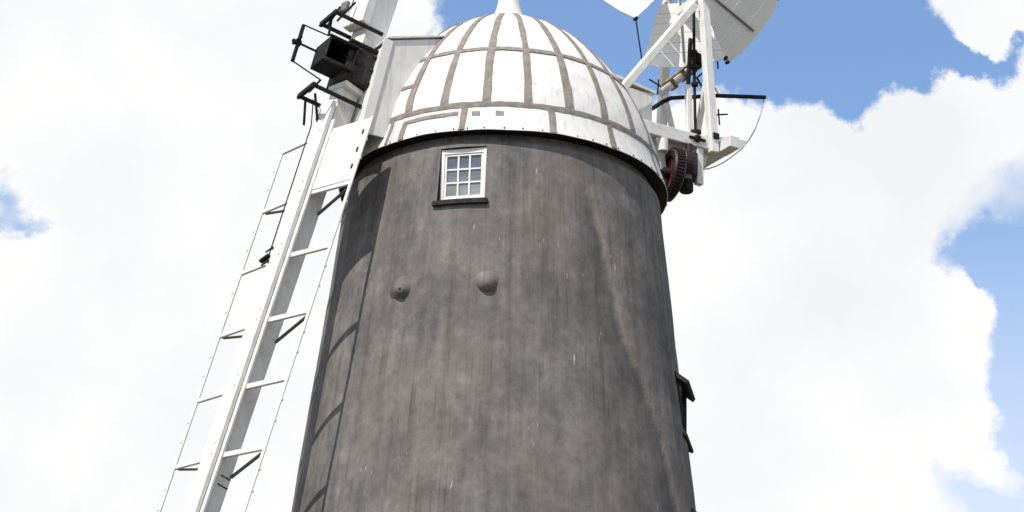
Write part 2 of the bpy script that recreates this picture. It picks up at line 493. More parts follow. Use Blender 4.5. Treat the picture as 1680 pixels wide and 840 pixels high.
def window(az0, az1, z0, z1, depth, white_frame=True):
    azc = (az0+az1)/2
    nrm = pol(azc, 1, 0); side = Vector((math.cos(R(azc)), math.sin(R(azc)), 0))
    zc = (z0+z1)/2
    w = 2*tower_r(zc)*math.sin(R((az1-az0)/2))
    # reveal lining: a four sided sleeve running inwards from the wall face
    b = MB()
    for (aa, bb) in (((az0, z0), (az0, z1)), ((az0, z1), (az1, z1)), ((az1, z1), (az1, z0)), ((az1, z0), (az0, z0))):
        k = 6
        for i in range(k):
            q = []
            for t in (i/k, (i+1)/k):
                a_ = aa[0]+(bb[0]-aa[0])*t; z_ = aa[1]+(bb[1]-aa[1])*t
                p = pol(a_, wall_r(a_, z_)+0.001, z_)
                off_ = (p.dot(nrm)) - (tower_r(zc)*math.cos(R((az1-az0)/2))-depth-0.06)
                q.append((p, p-nrm*off_))
            b.bm.faces.new([b.bm.verts.new(v) for v in (q[0][0], q[1][0], q[1][1], q[0][1])])
    base_r = tower_r(zc)*math.cos(R((az1-az0)/2))-depth
    o = nrm*base_r
    fb_ = MB()
    t = 0.052
    fb_.box(o, side, Z, nrm, -w/2+0.004, -w/2+t, z0+0.004, z1-0.004, -0.05, 0.012, 0.004)
    fb_.box(o, side, Z, nrm, w/2-t, w/2-0.004, z0+0.004, z1-0.004, -0.05, 0.012, 0.004)
    fb_.box(o, side, Z, nrm, -w/2+t, w/2-t, z1-t-0.02, z1-0.005, -0.05, 0.010, 0.004)
    fb_.box(o, side, Z, nrm, -w/2+t, w/2-t, z0+0.005, z0+t+0.012, -0.05, 0.016, 0.004)
    win = fb_.build('window', 'window_paint' if white_frame else 'dark_stone', tower)
    b.build('reveal', 'iron', win)  # black colour carries the shade of the recess, no iron lining
    # sash and glazing bars
    ix0, ix1, iz0, iz1 = -w/2+t, w/2-t, z0+t+0.012, z1-t-0.02
    sb = 0.028
    s_ = MB()
    s_.box(o, side, Z, nrm, ix0+0.003, ix0+sb, iz0+0.003, iz1-0.003, -0.04, 0.0, 0.003)
    s_.box(o, side, Z, nrm, ix1-sb, ix1-0.003, iz0+0.003, iz1-0.003, -0.04, 0.0, 0.003)
    s_.box(o, side, Z, nrm, ix0+sb, ix1-sb, iz0+0.003, iz0+sb+0.01, -0.04, -0.001, 0.003)
    s_.box(o, side, Z, nrm, ix0+sb, ix1-sb, iz1-sb, iz1-0.003, -0.04, -0.001, 0.003)
    s_.build('sash', 'window_paint' if white_frame else 'dark_stone', win)
    px0, px1, pz0, pz1 = ix0+sb, ix1-sb, iz0+sb+0.01, iz1-sb
    for i in (1, 2):
        MB().box(o, side, Z, nrm, px0+(px1-px0)*i/3-0.011, px0+(px1-px0)*i/3+0.011, pz0, pz1, -0.034, -0.004, 0.003).build('glazing_bar', 'window_paint', win)
        MB().box(o, side, Z, nrm, px0, px1, pz0+(pz1-pz0)*i/3-0.011, pz0+(pz1-pz0)*i/3+0.011, -0.034, -0.006, 0.003).build('glazing_bar', 'window_paint', win)
    for i in range(3):
        for j in range(3):
            x0 = px0+(px1-px0)*i/3; x1 = px0+(px1-px0)*(i+1)/3
            y0 = pz0+(pz1-pz0)*j/3; y1 = pz0+(pz1-pz0)*(j+1)/3
            nn = (nrm + side*random.uniform(-0.012, 0.012)+Z*random.uniform(-0.012, 0.012)).normalized()
            MB().box(o, side, Z, nn, x0, x1, y0, y1, -0.028, -0.022).build('pane', 'glass', win)
    return win, nrm, side

win, wn, ws = window(*OPEN[0], 0.07)
win['label'] = 'small white nine-pane window'

def arc_slab(az0, az1, z0, z1, pin, pout, slope=0.0, k=10):
    """slab following the round wall: from pin inside to pout outside of it"""
    b = bmesh.new()
    ra, rows = [], []
    for i in range(k+1):
        a_ = az0+(az1-az0)*i/k
        rr = tower_r((z0+z1)/2)
        rows.append([b.verts.new(v) for v in (pol(a_, rr-pin, z0), pol(a_, rr+pout, z0-slope), pol(a_, rr+pout, z1-slope), pol(a_, rr-pin, z1))])
    for p, q in zip(rows, rows[1:]):
        for j in range(4):
            b.faces.new((p[j], q[j], q[(j+1) % 4], p[(j+1) % 4]))
    b.faces.new(rows[0]); b.faces.new(rows[-1][::-1])
    bmesh.ops.recalc_face_normals(b, faces=b.faces)
    bmesh.ops.bevel(b, geom=[e for e in b.edges if e.calc_face_angle(0) > 0.6], offset=0.008, segments=2, affect='EDGES')
    x = MB(); x.bm.free(); x.bm = b
    return x

arc_slab(-23.4, -4.9, 13.285, 13.355, 0.10, 0.055, 0.008).build('sill', 'dark_stone', win)
# side windows on the right flank
for (a0, a1, z0, z1) in OPEN[1:]:
    w2, nr2, sd2 = window(a0, a1, z0, z1, 0.10, False)
    hw2 = tower_r((z0+z1)/2)*math.sin(R((a1-a0)/2))+0.05
    rc = tower_r((z0+z1)/2)*math.cos(R((a1-a0)/2))
    down = (nr2-Z*0.75).normalized()
    MB().box(nr2*(rc-0.08)+Z*(z1+0.10), sd2, down, (nr2*0.75+Z).normalized(), -hw2, hw2, 0, 0.27, -0.035, 0.022, 0.005).build('hood', 'dark_stone', w2)
    down = (nr2-Z*0.45).normalized()
    MB().box(nr2*(rc-0.08)+Z*(z0+0.015), sd2, down, (nr2*0.45+Z).normalized(), -hw2, hw2, 0, 0.23, -0.05, -0.008, 0.005).build('sill', 'dark_stone', w2)
    # lining standing proud of the wall on both sides
    for aa in (a0+0.4, a1-1.4):
        arc_slab(aa, aa+1.0, z0-0.01, z1+0.008, 0.10, 0.035).build('jamb', 'dark_stone', w2)

# two conical tie-plate bosses
for az, z_, rr, hh, cone in ((-31.4, 12.16, 0.132, 0.125, True), (-4.1, 12.16, 0.122, 0.11, False)):
    p = pol(az, tower_r(z_)-0.012, z_)
    ax_ = (pol(az*0.6, 1, 0)+Vector((0, 0, -0.16))).normalized()
    if cone: prof = [(rr*1.5, -0.03), (rr*1.22, 0.006), (rr*1.02, 0.018), (rr*0.82, hh*0.36), (rr*0.56, hh*0.68), (rr*0.30, hh*0.9), (rr*0.14, hh), (rr*0.10, hh*0.90), (0.0, hh*0.88)]
    else: prof = [(rr*1.5, -0.03), (rr*1.18, 0.006), (rr*1.0, 0.022), (rr*0.88, hh*0.42), (rr*0.64, hh*0.76), (rr*0.38, hh*0.93), (rr*0.18, hh*1.0), (0.0, hh*1.03)]
    b = MB().lathe(p, ax_, prof, 28)
    for v in b.bm.verts: v.co += v.co.normalized()*0.0+Vector((mnoise.noise(v.co*9), mnoise.noise(v.co*9+Vector((3, 0, 0))), mnoise.noise(v.co*9+Vector((0, 5, 0)))))*0.006
    bmesh.ops.recalc_face_normals(b.bm, faces=b.bm.faces)
    bo = b.build('boss', 'render', tower, True)
    if cone: MB().lathe(p, ax_, [(rr*0.11, hh*0.8), (rr*0.11, hh*(0.97 if cone else 1.06)), (0, hh*(0.98 if cone else 1.09))], 12).build('bolt', 'dark_stone', bo)

# ------------------------------------------------------------------ cap
cap = thing('windmill_dome', 'white domed windmill cap with brown-grey seam strips and a finial stub', 'windmill cap', (0, 0, 14.3))
ZB, DR, DH, DP, DQ = 14.68, 2.101, 2.229, 1.392, 1.896
def dome_r(z):
    if z <= ZB:
        t = (ZB-z)/(ZB-14.3); return 2.101+0.119*t**1.15
    t = min(1, (z-ZB)/DH)
    return DR*max(0, 1-t**DP)**(1/DQ)
def dome_n(az, z):
    dz = 0.01
    s_ = (dome_r(z+dz)-dome_r(z-dz))/(2*dz)
    return (pol(az, 1, 0)+Vector((0, 0, -s_))).normalized()
ZT = 16.72

def shell(az0, az1, z0, z1, lift, th, na_=4, nz_=6, jag=0.0, zfun=None):
    """curved patch of the dome between two azimuths and two heights, with thickness"""
    b = bmesh.new()
    O, I = [], []
    for i in range(nz_+1):
        z_ = z0+(z1-z0)*i/nz_
        ro, ri = [], []
        for j in range(na_+1):
            a_ = az0+(az1-az0)*j/na_
            if jag and j in (0, na_): a_ += random.uniform(-jag, jag)
            zz = z_
            if jag and i in (0, nz_): zz += random.uniform(-jag, jag)*0.03
            p = pol(a_, dome_r(zz), zz); nn = dome_n(a_, zz)
            ro.append(b.verts.new(p+nn*lift)); ri.append(b.verts.new(p+nn*(lift-th)))
        O.append(ro); I.append(ri)
    for i in range(nz_):
        for j in range(na_):
            b.faces.new((O[i][j], O[i][j+1], O[i+1][j+1], O[i+1][j])).smooth = True
    def wallf(pa, pb):
        pa = [b.verts.new(v.co) for v in pa]; pb = [b.verts.new(v.co) for v in pb]
        for k in range(len(pa)-1): b.faces.new((pa[k], pb[k], pb[k+1], pa[k+1]))
    wallf(O[0], I[0]); wallf(I[-1], O[-1])
    wallf([r_[0] for r_ in I], [r_[0] for r_ in O]); wallf([r_[-1] for r_ in O], [r_[-1] for r_ in I])
    for lv in I:
        for v in lv: b.verts.remove(v)
    x = MB(); x.bm.free(); x.bm = b
    return x

OFF, STEP = 8.0, 15.0
Z1, Z2 = 14.70, 15.68
# panels (shared meshes, turned about the axis)
low = shell(-STEP/2+0.12, STEP/2-0.12, Z1+0.004, Z2-0.004, 0.0, 0.02, 4, 7).mesh('panel', 'white_panel')
upp = shell(-STEP/2+0.15, STEP/2-0.15, Z2+0.004, ZT, 0.0, 0.02, 4, 8).mesh('panel', 'white_panel')
for k in range(24):
    ac = OFF+STEP/2+STEP*k
    for me in (low, upp):
        o = link('panel', me, cap, R(ac))
        s_ = 1+random.uniform(-0.0012, 0.0012); o.scale = (s_, s_, 1)
SK = [-70, -42, -14.5, 16.0, 39.5, 66, 94, 122, 150, 178, 206, 234, 262, 290]
for a0, a1 in zip(SK, SK[1:]):
    sk_ = shell(a0+0.12, a1-0.12, 14.30, Z1-0.004, 0.004, 0.010, 14, 4)
    dz_, dr_ = random.uniform(-0.006, 0.006), random.uniform(-0.004, 0.004)
    for v in sk_.bm.verts:
        f_ = max(0.0, (14.45-v.co.z)/0.15)
        v.co.z += f_*(dz_+0.010*mnoise.noise(v.co*2.5))
        v.co += Vector((v.co.x, v.co.y, 0)).normalized()*f_*(dr_+0.010*mnoise.noise(v.co*1.7+Vector((4, 0, 0))))
    sk_.build('skirt_panel', 'white_panel', cap)

# meridian seam strips: wide at the bottom, narrower towards the crown, ragged edges
def strip(az, z0, z1, w0, w1, lift=0.012, n_=14):
    b = bmesh.new()
    rows = []
    jl, jr = 0.0, 0.0
    for i in range(n_+1):
        t = i/n_; z_ = z0+(z1-z0)*t
        jl = jl*0.5+random.uniform(-0.008, 0.008); jr = jr*0.5+random.uniform(-0.008, 0.008)
        hw = (w0+(w1-w0)*t)/2
        r_ = max(dome_r(z_), 0.1)
        al, ar = math.degrees((-hw+jl)/r_), math.degrees((hw+jr)/r_)
        row = []
        for a_, lf in ((al, -0.012), (al, lift), (0, lift*1.25), (ar, lift), (ar, -0.012)):
            row.append(b.verts.new(pol(az+a_, dome_r(z_), z_)+dome_n(az+a_, z_)*lf))
        rows.append(row)
    for p, q in zip(rows, rows[1:]):
        for j in range(4): b.faces.new((p[j], p[j+1], q[j+1], q[j]))
    b.faces.new(rows[0][::-1]); b.faces.new(rows[-1])
    x = MB(); x.bm.free(); x.bm = b
    return x
def hstrip(az0, az1, z, w, lift=0.014, n_=6, skew=0.0):
    b = bmesh.new()
    rows = []
    for i in range(n_+1):
        t = i/n_; a_ = az0+(az1-az0)*t
        zc = z+skew*(t-0.5)
        lo, hi = zc-w/2+random.uniform(-0.006, 0.006), zc+w/2+random.uniform(-0.006, 0.006)
        row = []
        for z_, lf in ((lo, -0.012), (lo, lift), (zc, lift*1.2), (hi, lift), (hi, -0.012)):
            row.append(b.verts.new(pol(a_, dome_r(z_), z_)+dome_n(a_, z_)*lf))
        rows.append(row)
    for p, q in zip(rows, rows[1:]):
        for j in range(4): b.faces.new((p[j], q[j], q[j+1], p[j+1]))
    b.faces.new(rows[0]); b.faces.new(rows[-1][::-1])
    x = MB(); x.bm.free(); x.bm = b
    return x
mers = [strip(0, 14.68, 16.70, random.uniform(0.098, 0.118), 0.066).mesh('seam_strip', 'seam') for _ in range(6)]
for k in range(24):
    a_ = OFF+STEP*k
    me = mers[k % 6]
    link('seam_strip', me, cap, R(a_))
hl = [hstrip(-STEP/2+0.05, STEP/2-0.05, Z1, random.uniform(0.068, 0.082), skew=random.uniform(-0.012, 0.012)).mesh('seam_strip', 'seam') for _ in range(4)]
hu = [hstrip(-STEP/2+0.05, STEP/2-0.05, Z2, random.uniform(0.058, 0.068), skew=random.uniform(-0.01, 0.01)).mesh('seam_strip', 'seam') for _ in range(4)]
for k in range(24):
    a_ = OFF+STEP/2+STEP*k
    link('seam_strip', hl[(k*3) % 4], cap, R(a_)); link('seam_strip', hu[(k*3+1) % 4], cap, R(a_))
for a_ in SK[1:]:
    if a_ == -42: continue
    strip(a_, 14.305, 14.665, 0.085, 0.085, 0.012, 5).build('seam_strip', 'seam', cap)
strip(-43.5, 14.305, 14.665, 0.06, 0.07, 0.012, 5).build('seam_strip', 'seam', cap)
strip(-37.2, 14.305, 14.57, 0.085, 0.08, 0.012, 5).build('seam_strip', 'seam', cap)
hstrip(-37.8, -16.5, 14.575, 0.062, 0.014, 9).build('seam_strip', 'seam', cap)
hstrip(-51.0, -38.2, 15.19, 0.062, 0.010, 5).build('seam_strip', 'seam', cap)
hstrip(-66.0, -53.2, 15.19, 0.062, 0.010, 5).build('seam_strip', 'seam', cap)
for a_ in (-10.2, -2.0):
    hstrip(a_-1.4, a_+1.4, 14.555, 0.075, 0.008, 3).build('patch', 'seam', cap)
# rim trim, bolts, soffit, crown and finial
for k in range(60):
    a_ = -180+6*k+random.uniform(-1, 1)
    MB().lathe(pol(a_, dome_r(14.325)+0.002, 14.325), pol(a_, 1, 0), [(0.011, 0), (0.011, 0.01), (0, 0.013)], 6).build('bolt', 'iron', cap)
MB().lathe((0, 0, 0), Z, [(1.9, 14.306), (2.203, 14.309), (2.195, 14.34), (1.9, 14.34)], 96).build('soffit', 'iron', cap)  # coloured black to stand in for the shade beneath the rim
fin = [(0.62, 16.70), (0.55, 16.76), (0.45, 16.80), (0.33, 16.86), (0.25, 16.93), (0.205, 17.02), (0.17, 17.13), (0.145, 17.26), (0.14, 17.38), (0.17, 17.40), (0.17, 17.44), (0.12, 17.47), (0.15, 17.52), (0.24, 17.60), (0.27, 17.72), (0.24, 17.84), (0.15, 17.93), (0.05, 17.98), (0.03, 18.3), (0, 18.32)]
MB().lathe((0, 0, 0), Z, fin, 40).build('finial', 'white_panel', cap, True)
MB().lathe((0, 0, 0), Z, [(0.64, 16.66), (0.655, 16.715), (0.62, 16.745), (0.58, 16.745)], 60).build('crown_ring', 'white_panel', cap, True)

# cap frame: t to the tail, nn sideways towards the viewer
AL = R(29.5)
T = Vector((math.cos(AL), math.sin(AL), 0)); N = Vector((math.sin(AL), -math.cos(AL), 0))
def P(t, n_, z): return T*t+N*n_+Z*z

# breast box between the dome and the sails
BN = 0.55
def quadbox(c, th, name, mat, parent):
    return MB().poly(c, th).build(name, mat, parent)
breast = quadbox([P(-2.37, BN, 14.45), P(-2.09, BN, 15.85), P(-1.15, BN, 16.13), P(-1.15, BN, 14.45)], N*-0.03, 'breast', 'white_panel', cap)
quadbox([P(-2.37, -BN, 14.45), P(-2.09, -BN, 15.85), P(-1.15, -BN, 16.13), P(-1.15, -BN, 14.45)], N*0.03, 'side_board', 'white_panel', breast)
for k in range(6):
    n0 = -BN+2*BN*k/6; n1 = n0+2*BN/6-0.006
    quadbox([P(-2.39, n0, 14.45), P(-2.39, n1, 14.45), P(-2.11, n1, 15.84), P(-2.11, n0, 15.84)], T*0.018, 'front_board', 'cream_board', breast)
quadbox([P(-2.14, -BN-0.03, 15.862), P(-2.14, BN+0.03, 15.862), P(-1.12, BN+0.03, 16.165), P(-1.12, -BN-0.03, 16.165)], Z*0.022, 'roof_board', 'white_panel', breast)
MB().bar(P(-2.40, BN+0.012, 14.45), P(-2.115, BN+0.012, 15.85), 0.022, 0.13, T).build('corner_board', 'cream_board', breast)
# rear dormer
dorm = MB().box(Z*0, T, N, Z, 1.2, 2.12, -0.28, 0.42, 15.55, 16.22, 0.006).build('dormer', 'white_panel', cap)
MB().poly([P(1.3, -0.30, 16.34), P(2.17, -0.30, 16.225), P(2.17, 0.44, 16.225), P(1.3, 0.44, 16.34)], Z*0.04).build('dormer_roof', 'white_panel', dorm)

# ------------------------------------------------------------------ sails
HUB = Vector((-2.0144, -1.1363, 15.5359))
al_, ta, ph, om = R(38.3), R(14.1), R(2.6), R(-4.2)
s0 = Vector((-math.cos(al_)*math.cos(ta), -math.sin(al_)*math.cos(ta), math.sin(ta)))
h0 = Vector((math.sin(al_), -math.cos(al_), 0))
v0 = h0.cross(s0)
if v0.z < 0: v0 = -v0
D = (-v0*math.cos(ph)-h0*math.sin(ph)).normalized()
b0 = h0*math.cos(ph)-v0*math.sin(ph)
B = (b0*math.cos(om)+s0*math.sin(om)).normalized()
S = (s0*math.cos(om)-b0*math.sin(om)).normalized()
def Q(u, w, s_): return HUB+B*u+D*w+S*s_
UL, UR, SP, W0 = 1.07, 0.81, 0.942, 0.99
sail = thing('windmill_sail', 'long white timber windmill sail frame hanging down left of the tower, with black iron hub', 'windmill sail', HUB)
NB = 8
# stock (through the hub) and whip bolted to its outer face
stock = MB().box(HUB, B, D, S, -0.15, 0.10, 0.22, 7.6, -0.12, 0.17, 0.012, (0.85, 0.85)).build('stock', 'white_timber', sail)
MB().box(HUB, B, D, S, -0.16, 0.16, -2.7, -0.26, -0.20, 0.14, 0.012).build('stock', 'white_timber', sail)
MB().box(HUB, B, D, S, -0.155, 0.135, 0.62, 8.6, 0.195, 0.262, 0.008, (0.82, 0.9)).build('whip', 'white_timber', sail)
MB().box(HUB, B, D, S, -0.20, 0.20, -2.7, -0.62, 0.142, 0.28, 0.010).build('whip', 'white_timber', sail)
# clamps with bolts joining stock and hub
MB().box(HUB, B, D, S, -0.19, 0.19, 0.285, 0.36, -0.21, 0.20, 0.008).build('clamp', 'white_timber', sail)
for k in range(5):
    MB().lathe(Q(-0.06+0.0*k, 0.30+0.055*k, 0.12), S, [(0.022, 0), (0.022, 0.05-0.006*k), (0, 0.055-0.006*k)], 8).build('bolt', 'old_timber', sail)
for k in range(NB):
    w = W0+SP*k
    fk = 1-0.02*k/NB
    hw = 0.15*(1-0.14*w/8.6)
    zz = 0.02
    MB().bar(Q(0.12, w+0.08, 0.15), Q(UR, w, zz), 0.075, 0.038, S, 0.006).build('sail_bar', 'stage_timber', sail)
    MB().bar(Q(-UL, w, zz), Q(-hw+0.02, w+0.07, 0.14), 0.062, 0.035, S, 0.006).build('sail_bar', 'stage_timber', sail)
    if k % 2 == 1:
        MB().bar(Q(UR-0.04, w+0.045, 0.0), Q(0.085, w+0.25, -0.09), 0.032, 0.036, S, 0.004).build('brace', 'mossy_timber', sail)
        MB().bar(Q(-UL+0.05, w+0.025, 0.0), Q(-hw+0.02, w+0.16, 0.02), 0.022, 0.035, S, 0.004).build('brace', 'mossy_timber', sail)
    # bolt heads on the whip
    for dw in (-0.06, 0.09):
        MB().lathe(Q(0.06, w+dw, 0.262-0.004*w/8.6), S, [(0.014, -0.01), (0.014, 0.012), (0, 0.016)], 8).build('bolt', 'stage_timber', sail)
MB().bar(Q(UR, W0-0.05, 0.035), Q(UR, W0+SP*(NB-1)+0.05, 0.035), 0.055, 0.022, S, 0.004).build('hemlath', 'white_timber', sail)
MB().bar(Q(-UL, W0-0.03, 0.03), Q(-UL, W0+SP*(NB-1)+0.05, 0.03), 0.040, 0.022, S, 0.004).build('hemlath', 'white_timber', sail)
for k in range(NB-1):
    for f in (0.33, 0.63):
        w = W0+SP*(k+f)
        MB().lathe(Q(UR+0.008, w, 0.03), B, [(0.020, 0), (0.018, 0.026), (0, 0.03)], 8).build('pivot', 'white_timber', sail)
        MB().lathe(Q(-UL-0.008, w, 0.03), -B, [(0.022, 0), (0.02, 0.03), (0, 0.034)], 8).build('pivot', 'white_timber', sail)
# fixed board panel in the first bay, on the side next to the tower
pan = MB().poly([Q(0.15, W0+0.11, 0.155), Q(UR-0.015, W0+0.03, 0.03), Q(UR-0.015, W0+SP-0.03, 0.03), Q(0.15, W0+SP+0.05, 0.155)], S*0.02).build('board', 'white_timber', sail)
pan['label'] = 'white board closing the top bay'
for f in (0.16, 0.45, 0.72):
    MB().box(HUB, B, D, S, UR-0.075, UR-0.045, W0+SP*f, W0+SP*f+0.07, 0.05, 0.07, 0.003).build('hinge', 'grey_iron', sail)
# grooved edge line: thin strip between whip and leading board
MB().box(HUB, B, D, S, -0.14, 0.19, 0.9, 8.0, 0.155, 0.188, 0.004, (0.84, 1)).build('backing_board', 'white_timber', sail)
# iron hub in line with the windshaft: block clasping the stock, and the empty outer mortice box
ha, ht = R(28.0), R(12.0)
HS = Vector((-math.cos(ha)*math.cos(ht), -math.sin(ha)*math.cos(ht), math.sin(ht)))
hh_ = Vector((math.sin(ha), -math.cos(ha), 0))
hv = hh_.cross(HS)
if hv.z < 0: hv = -hv
HD = (-hv*math.cos(ph)-hh_*math.sin(ph)).normalized()
HB = (hh_*math.cos(ph)-hv*math.sin(ph)).normalized()
def G(u, w, s_): return HUB+HB*u+HD*w+HS*s_
hub = MB().box(HUB, HB, HD, HS, -0.27, 0.27, -0.265, 0.265, -0.20, 0.24, 0.018).build('hub', 'grey_iron', sail)
MB().box(HUB, HB, HD, HS, -0.24, 0.285, -0.31, -0.255, -0.20, 0.27, 0.01).build('flange', 'iron', hub)
tb = MB()
th = 0.018
BD0, BD1, BS0, BS1, BU0, BU1 = -0.185, 0.145, 0.14, 0.56, -0.16, 0.33
for (d0, d1, e0, e1) in ((BD0, BD0+th, BS0, BS1), (BD1-th, BD1, BS0, BS1), (BD0+th, BD1-th, BS1-th, BS1), (BD0+th, BD1-th, BS0, BS0+th)):
    tb.box(HUB, HB, HD, HS, BU0, BU1, d0, d1, e0, e1, 0.005)
tb.build('mortice_box', 'iron', hub)
for bw in (-0.2, 0.0, 0.2):
    for bs_ in (-0.12, 0.10):
        MB().lathe(G(0.268, bw, bs_), HB, [(0.026, 0), (0.026, 0.02), (0.014, 0.03), (0, 0.03)], 6).build('bolt', 'grey_iron', hub)
for w_, d_ in ((BD0, -1), (BD1, 1)):
    MB().box(HUB, HB, HD, HS, BU1-0.05, BU1+0.012, min(w_, w_+d_*0.022), max(w_, w_+d_*0.022), BS0-0.0, BS1+0.015, 0.006).build('lip', 'grey_iron', hub)
MB().box(HUB, HB, HD, HS, BU0+0.06, BU0+0.08, BD0+th, BD1-th, BS0+th, BS1-th).build('mortice_end', 'iron', hub)
MB().tube([G(0, 0.0, -0.15), G(0, 0.0, -1.6)], 0.17, 16).build('windshaft', 'iron', hub)
# striking gear
MB().tube([G(0.0, -0.05, 0.58), G(0.0, -0.05, 0.90)], 0.016, 8).build('striking_rod', 'iron', sail)
spd = MB().bar(G(0.0, -0.33, 0.865), G(0.0, 0.24, 0.865), 0.045, 0.045, HS, 0.006).build('spider', 'iron', sail)
MB().lathe(G(0, -0.05, 0.83), HS, [(0.045, 0), (0.05, 0.04), (0.03, 0.09), (0.025, 0.12), (0, 0.125)], 12).build('spider_boss', 'iron', spd)
MB().bar(G(-0.10, -0.06, 0.90), G(0.12, -0.09, 0.88), 0.032, 0.03, HS).build('spider_arm', 'iron', spd)
for sg, wb in ((-1, -0.565), (1, 0.555)):
    for u in (0.26, -0.20):
        MB().bar(G(u, wb, -0.14), G(u, wb, 0.60), 0.020, 0.058, HD, 0.004).build('bracket_arm', 'iron', sail)
    MB().bar(G(-0.23, wb, 0.575), G(0.285, wb, 0.575), 0.05, 0.075, HD, 0.008).build('bracket_end', 'iron', sail)
    MB().bar(G(0.02, wb, 0.53), G(0.02, wb-sg*0.235, 0.50 if sg < 0 else 0.43), 0.035, 0.028, HS, 0.004).build('bell_crank', 'iron', sail)
    MB().tube([G(0.0, -0.05+sg*0.28, 0.865), G(0.02, wb-sg*0.235, 0.50 if sg < 0 else 0.43)], 0.010, 6).build('link_rod', 'iron', sail)
    MB().bar(G(0.06, wb, 0.46), G(0.02, wb+sg*0.40, 0.28), 0.022, 0.028, HS).build('bell_crank', 'iron', sail)
    MB().bar(G(-0.16, wb, 0.50), G(-0.20, wb+sg*0.36, 0.40), 0.022, 0.028, HS).build('bell_crank', 'iron', sail)
    MB().tube([G(0.0, wb+sg*0.06, 0.44), Q(-0.150, wb+sg*0.42, 0.285), Q(-0.140, wb+sg*2.4, 0.272)], 0.008, 6).build('shutter_rod', 'iron', sail)
MB().bar(Q(-0.27, 3.02, 0.28), Q(-0.11, 2.96, 0.28), 0.045, 0.06, S, 0.006).build('rod_end', 'iron', sail)
for dw in (-0.16, 0.04):
    MB().tube([Q(-0.27, 3.02+dw, 0.25), Q(-0.09, 3.0+dw, 0.28)], 0.012, 6).build('rod_staple', 'iron', sail)
MB().box(HUB, B, D, S, -0.31, -0.17, -1.02, -0.86, 0.30, 0.36, 0.01).build('rod_block', 'mossy_timber', sail)
for k in range(2):
    MB().box(HUB, B, D, S, 0.07, 0.092, 5.98+0.12*k, 5.995+0.12*k, -0.095, 0.06).build('strap', 'iron', stock)

# ------------------------------------------------------------------ fantail
fan = thing('fantail', 'white wooden fantail with fan blades and red gear wheel behind the dome', 'fantail', P(2.2, 0.2, 15.4))
NF, FF, CF = 0.70, -0.30, 0.20
# stage: tail beams, cross beams
for nn_ in (NF, FF):
    MB().box(Z*0, N, T, Z, nn_-0.075, nn_+0.075, 1.0, 3.02, 15.41, 15.60, 0.01).build('tail_beam', 'stage_timber', fan)
MB().box(Z*0, T, N, Z, 2.98, 3.14, -0.75, 1.08, 15.385, 15.56, 0.01).build('cross_beam', 'stage_timber', fan)
MB().box(Z*0, T, N, Z, 1.98, 2.10, -0.62, 0.62, 15.42, 15.58, 0.008).build('cross_beam', 'stage_timber', fan)
MB().poly([P(2.78, NF+0.08, 15.62), P(2.78, NF+0.08, 15.43), P(3.25, NF+0.08, 15.47), P(3.47, NF+0.08, 15.63), P(3.47, NF+0.08, 15.70)], N*-0.18).build('beam_end', 'stage_timber', fan)
for k in range(4):
    n0 = -0.22+0.20*k
    MB().box(Z*0, N, T, Z, n0, n0+0.185, 1.9, 2.95, 15.605, 15.63, 0.003).build('deck_board', 'stage_timber', fan)
# posts, braces
MB().bar(P(2.90, NF+0.09, 15.36), P(2.735, NF+0.09, 17.80), 0.12, 0.13, T, 0.012).build('post', 'white_timber', fan)
MB().bar(P(2.725, FF, 15.45), P(2.855, FF, 18.25), 0.11, 0.135, T, 0.012).build('post', 'white_timber', fan)
MB().bar(P(2.62, NF+0.03, 17.62), P(1.36, NF-0.12, 15.86), 0.11, 0.14, N, 0.010).build('diagonal_brace', 'white_timber', fan)
MB().bar(P(2.74, FF+0.06, 16.70), P(3.0, FF+0.12, 15.60), 0.06, 0.07, N, 0.006).build('strut', 'white_timber', fan)
MB().bar(P(2.88, NF-0.04, 16.55), P(2.92, FF+0.6, 15.60), 0.06, 0.08, T, 0.006).build('strut', 'white_timber', fan)
MB().bar(P(2.79, FF-0.12, 17.78), P(2.735, NF+0.22, 17.78), 0.13, 0.13, Z, 0.01).build('head_beam', 'white_timber', fan)
for zz in (18.1,):
    MB().bar(P(2.735, NF+0.09, 17.78), P(2.73, NF+0.05, 18.62), 0.14, 0.16, T, 0.01).build('post', 'white_timber', fan)
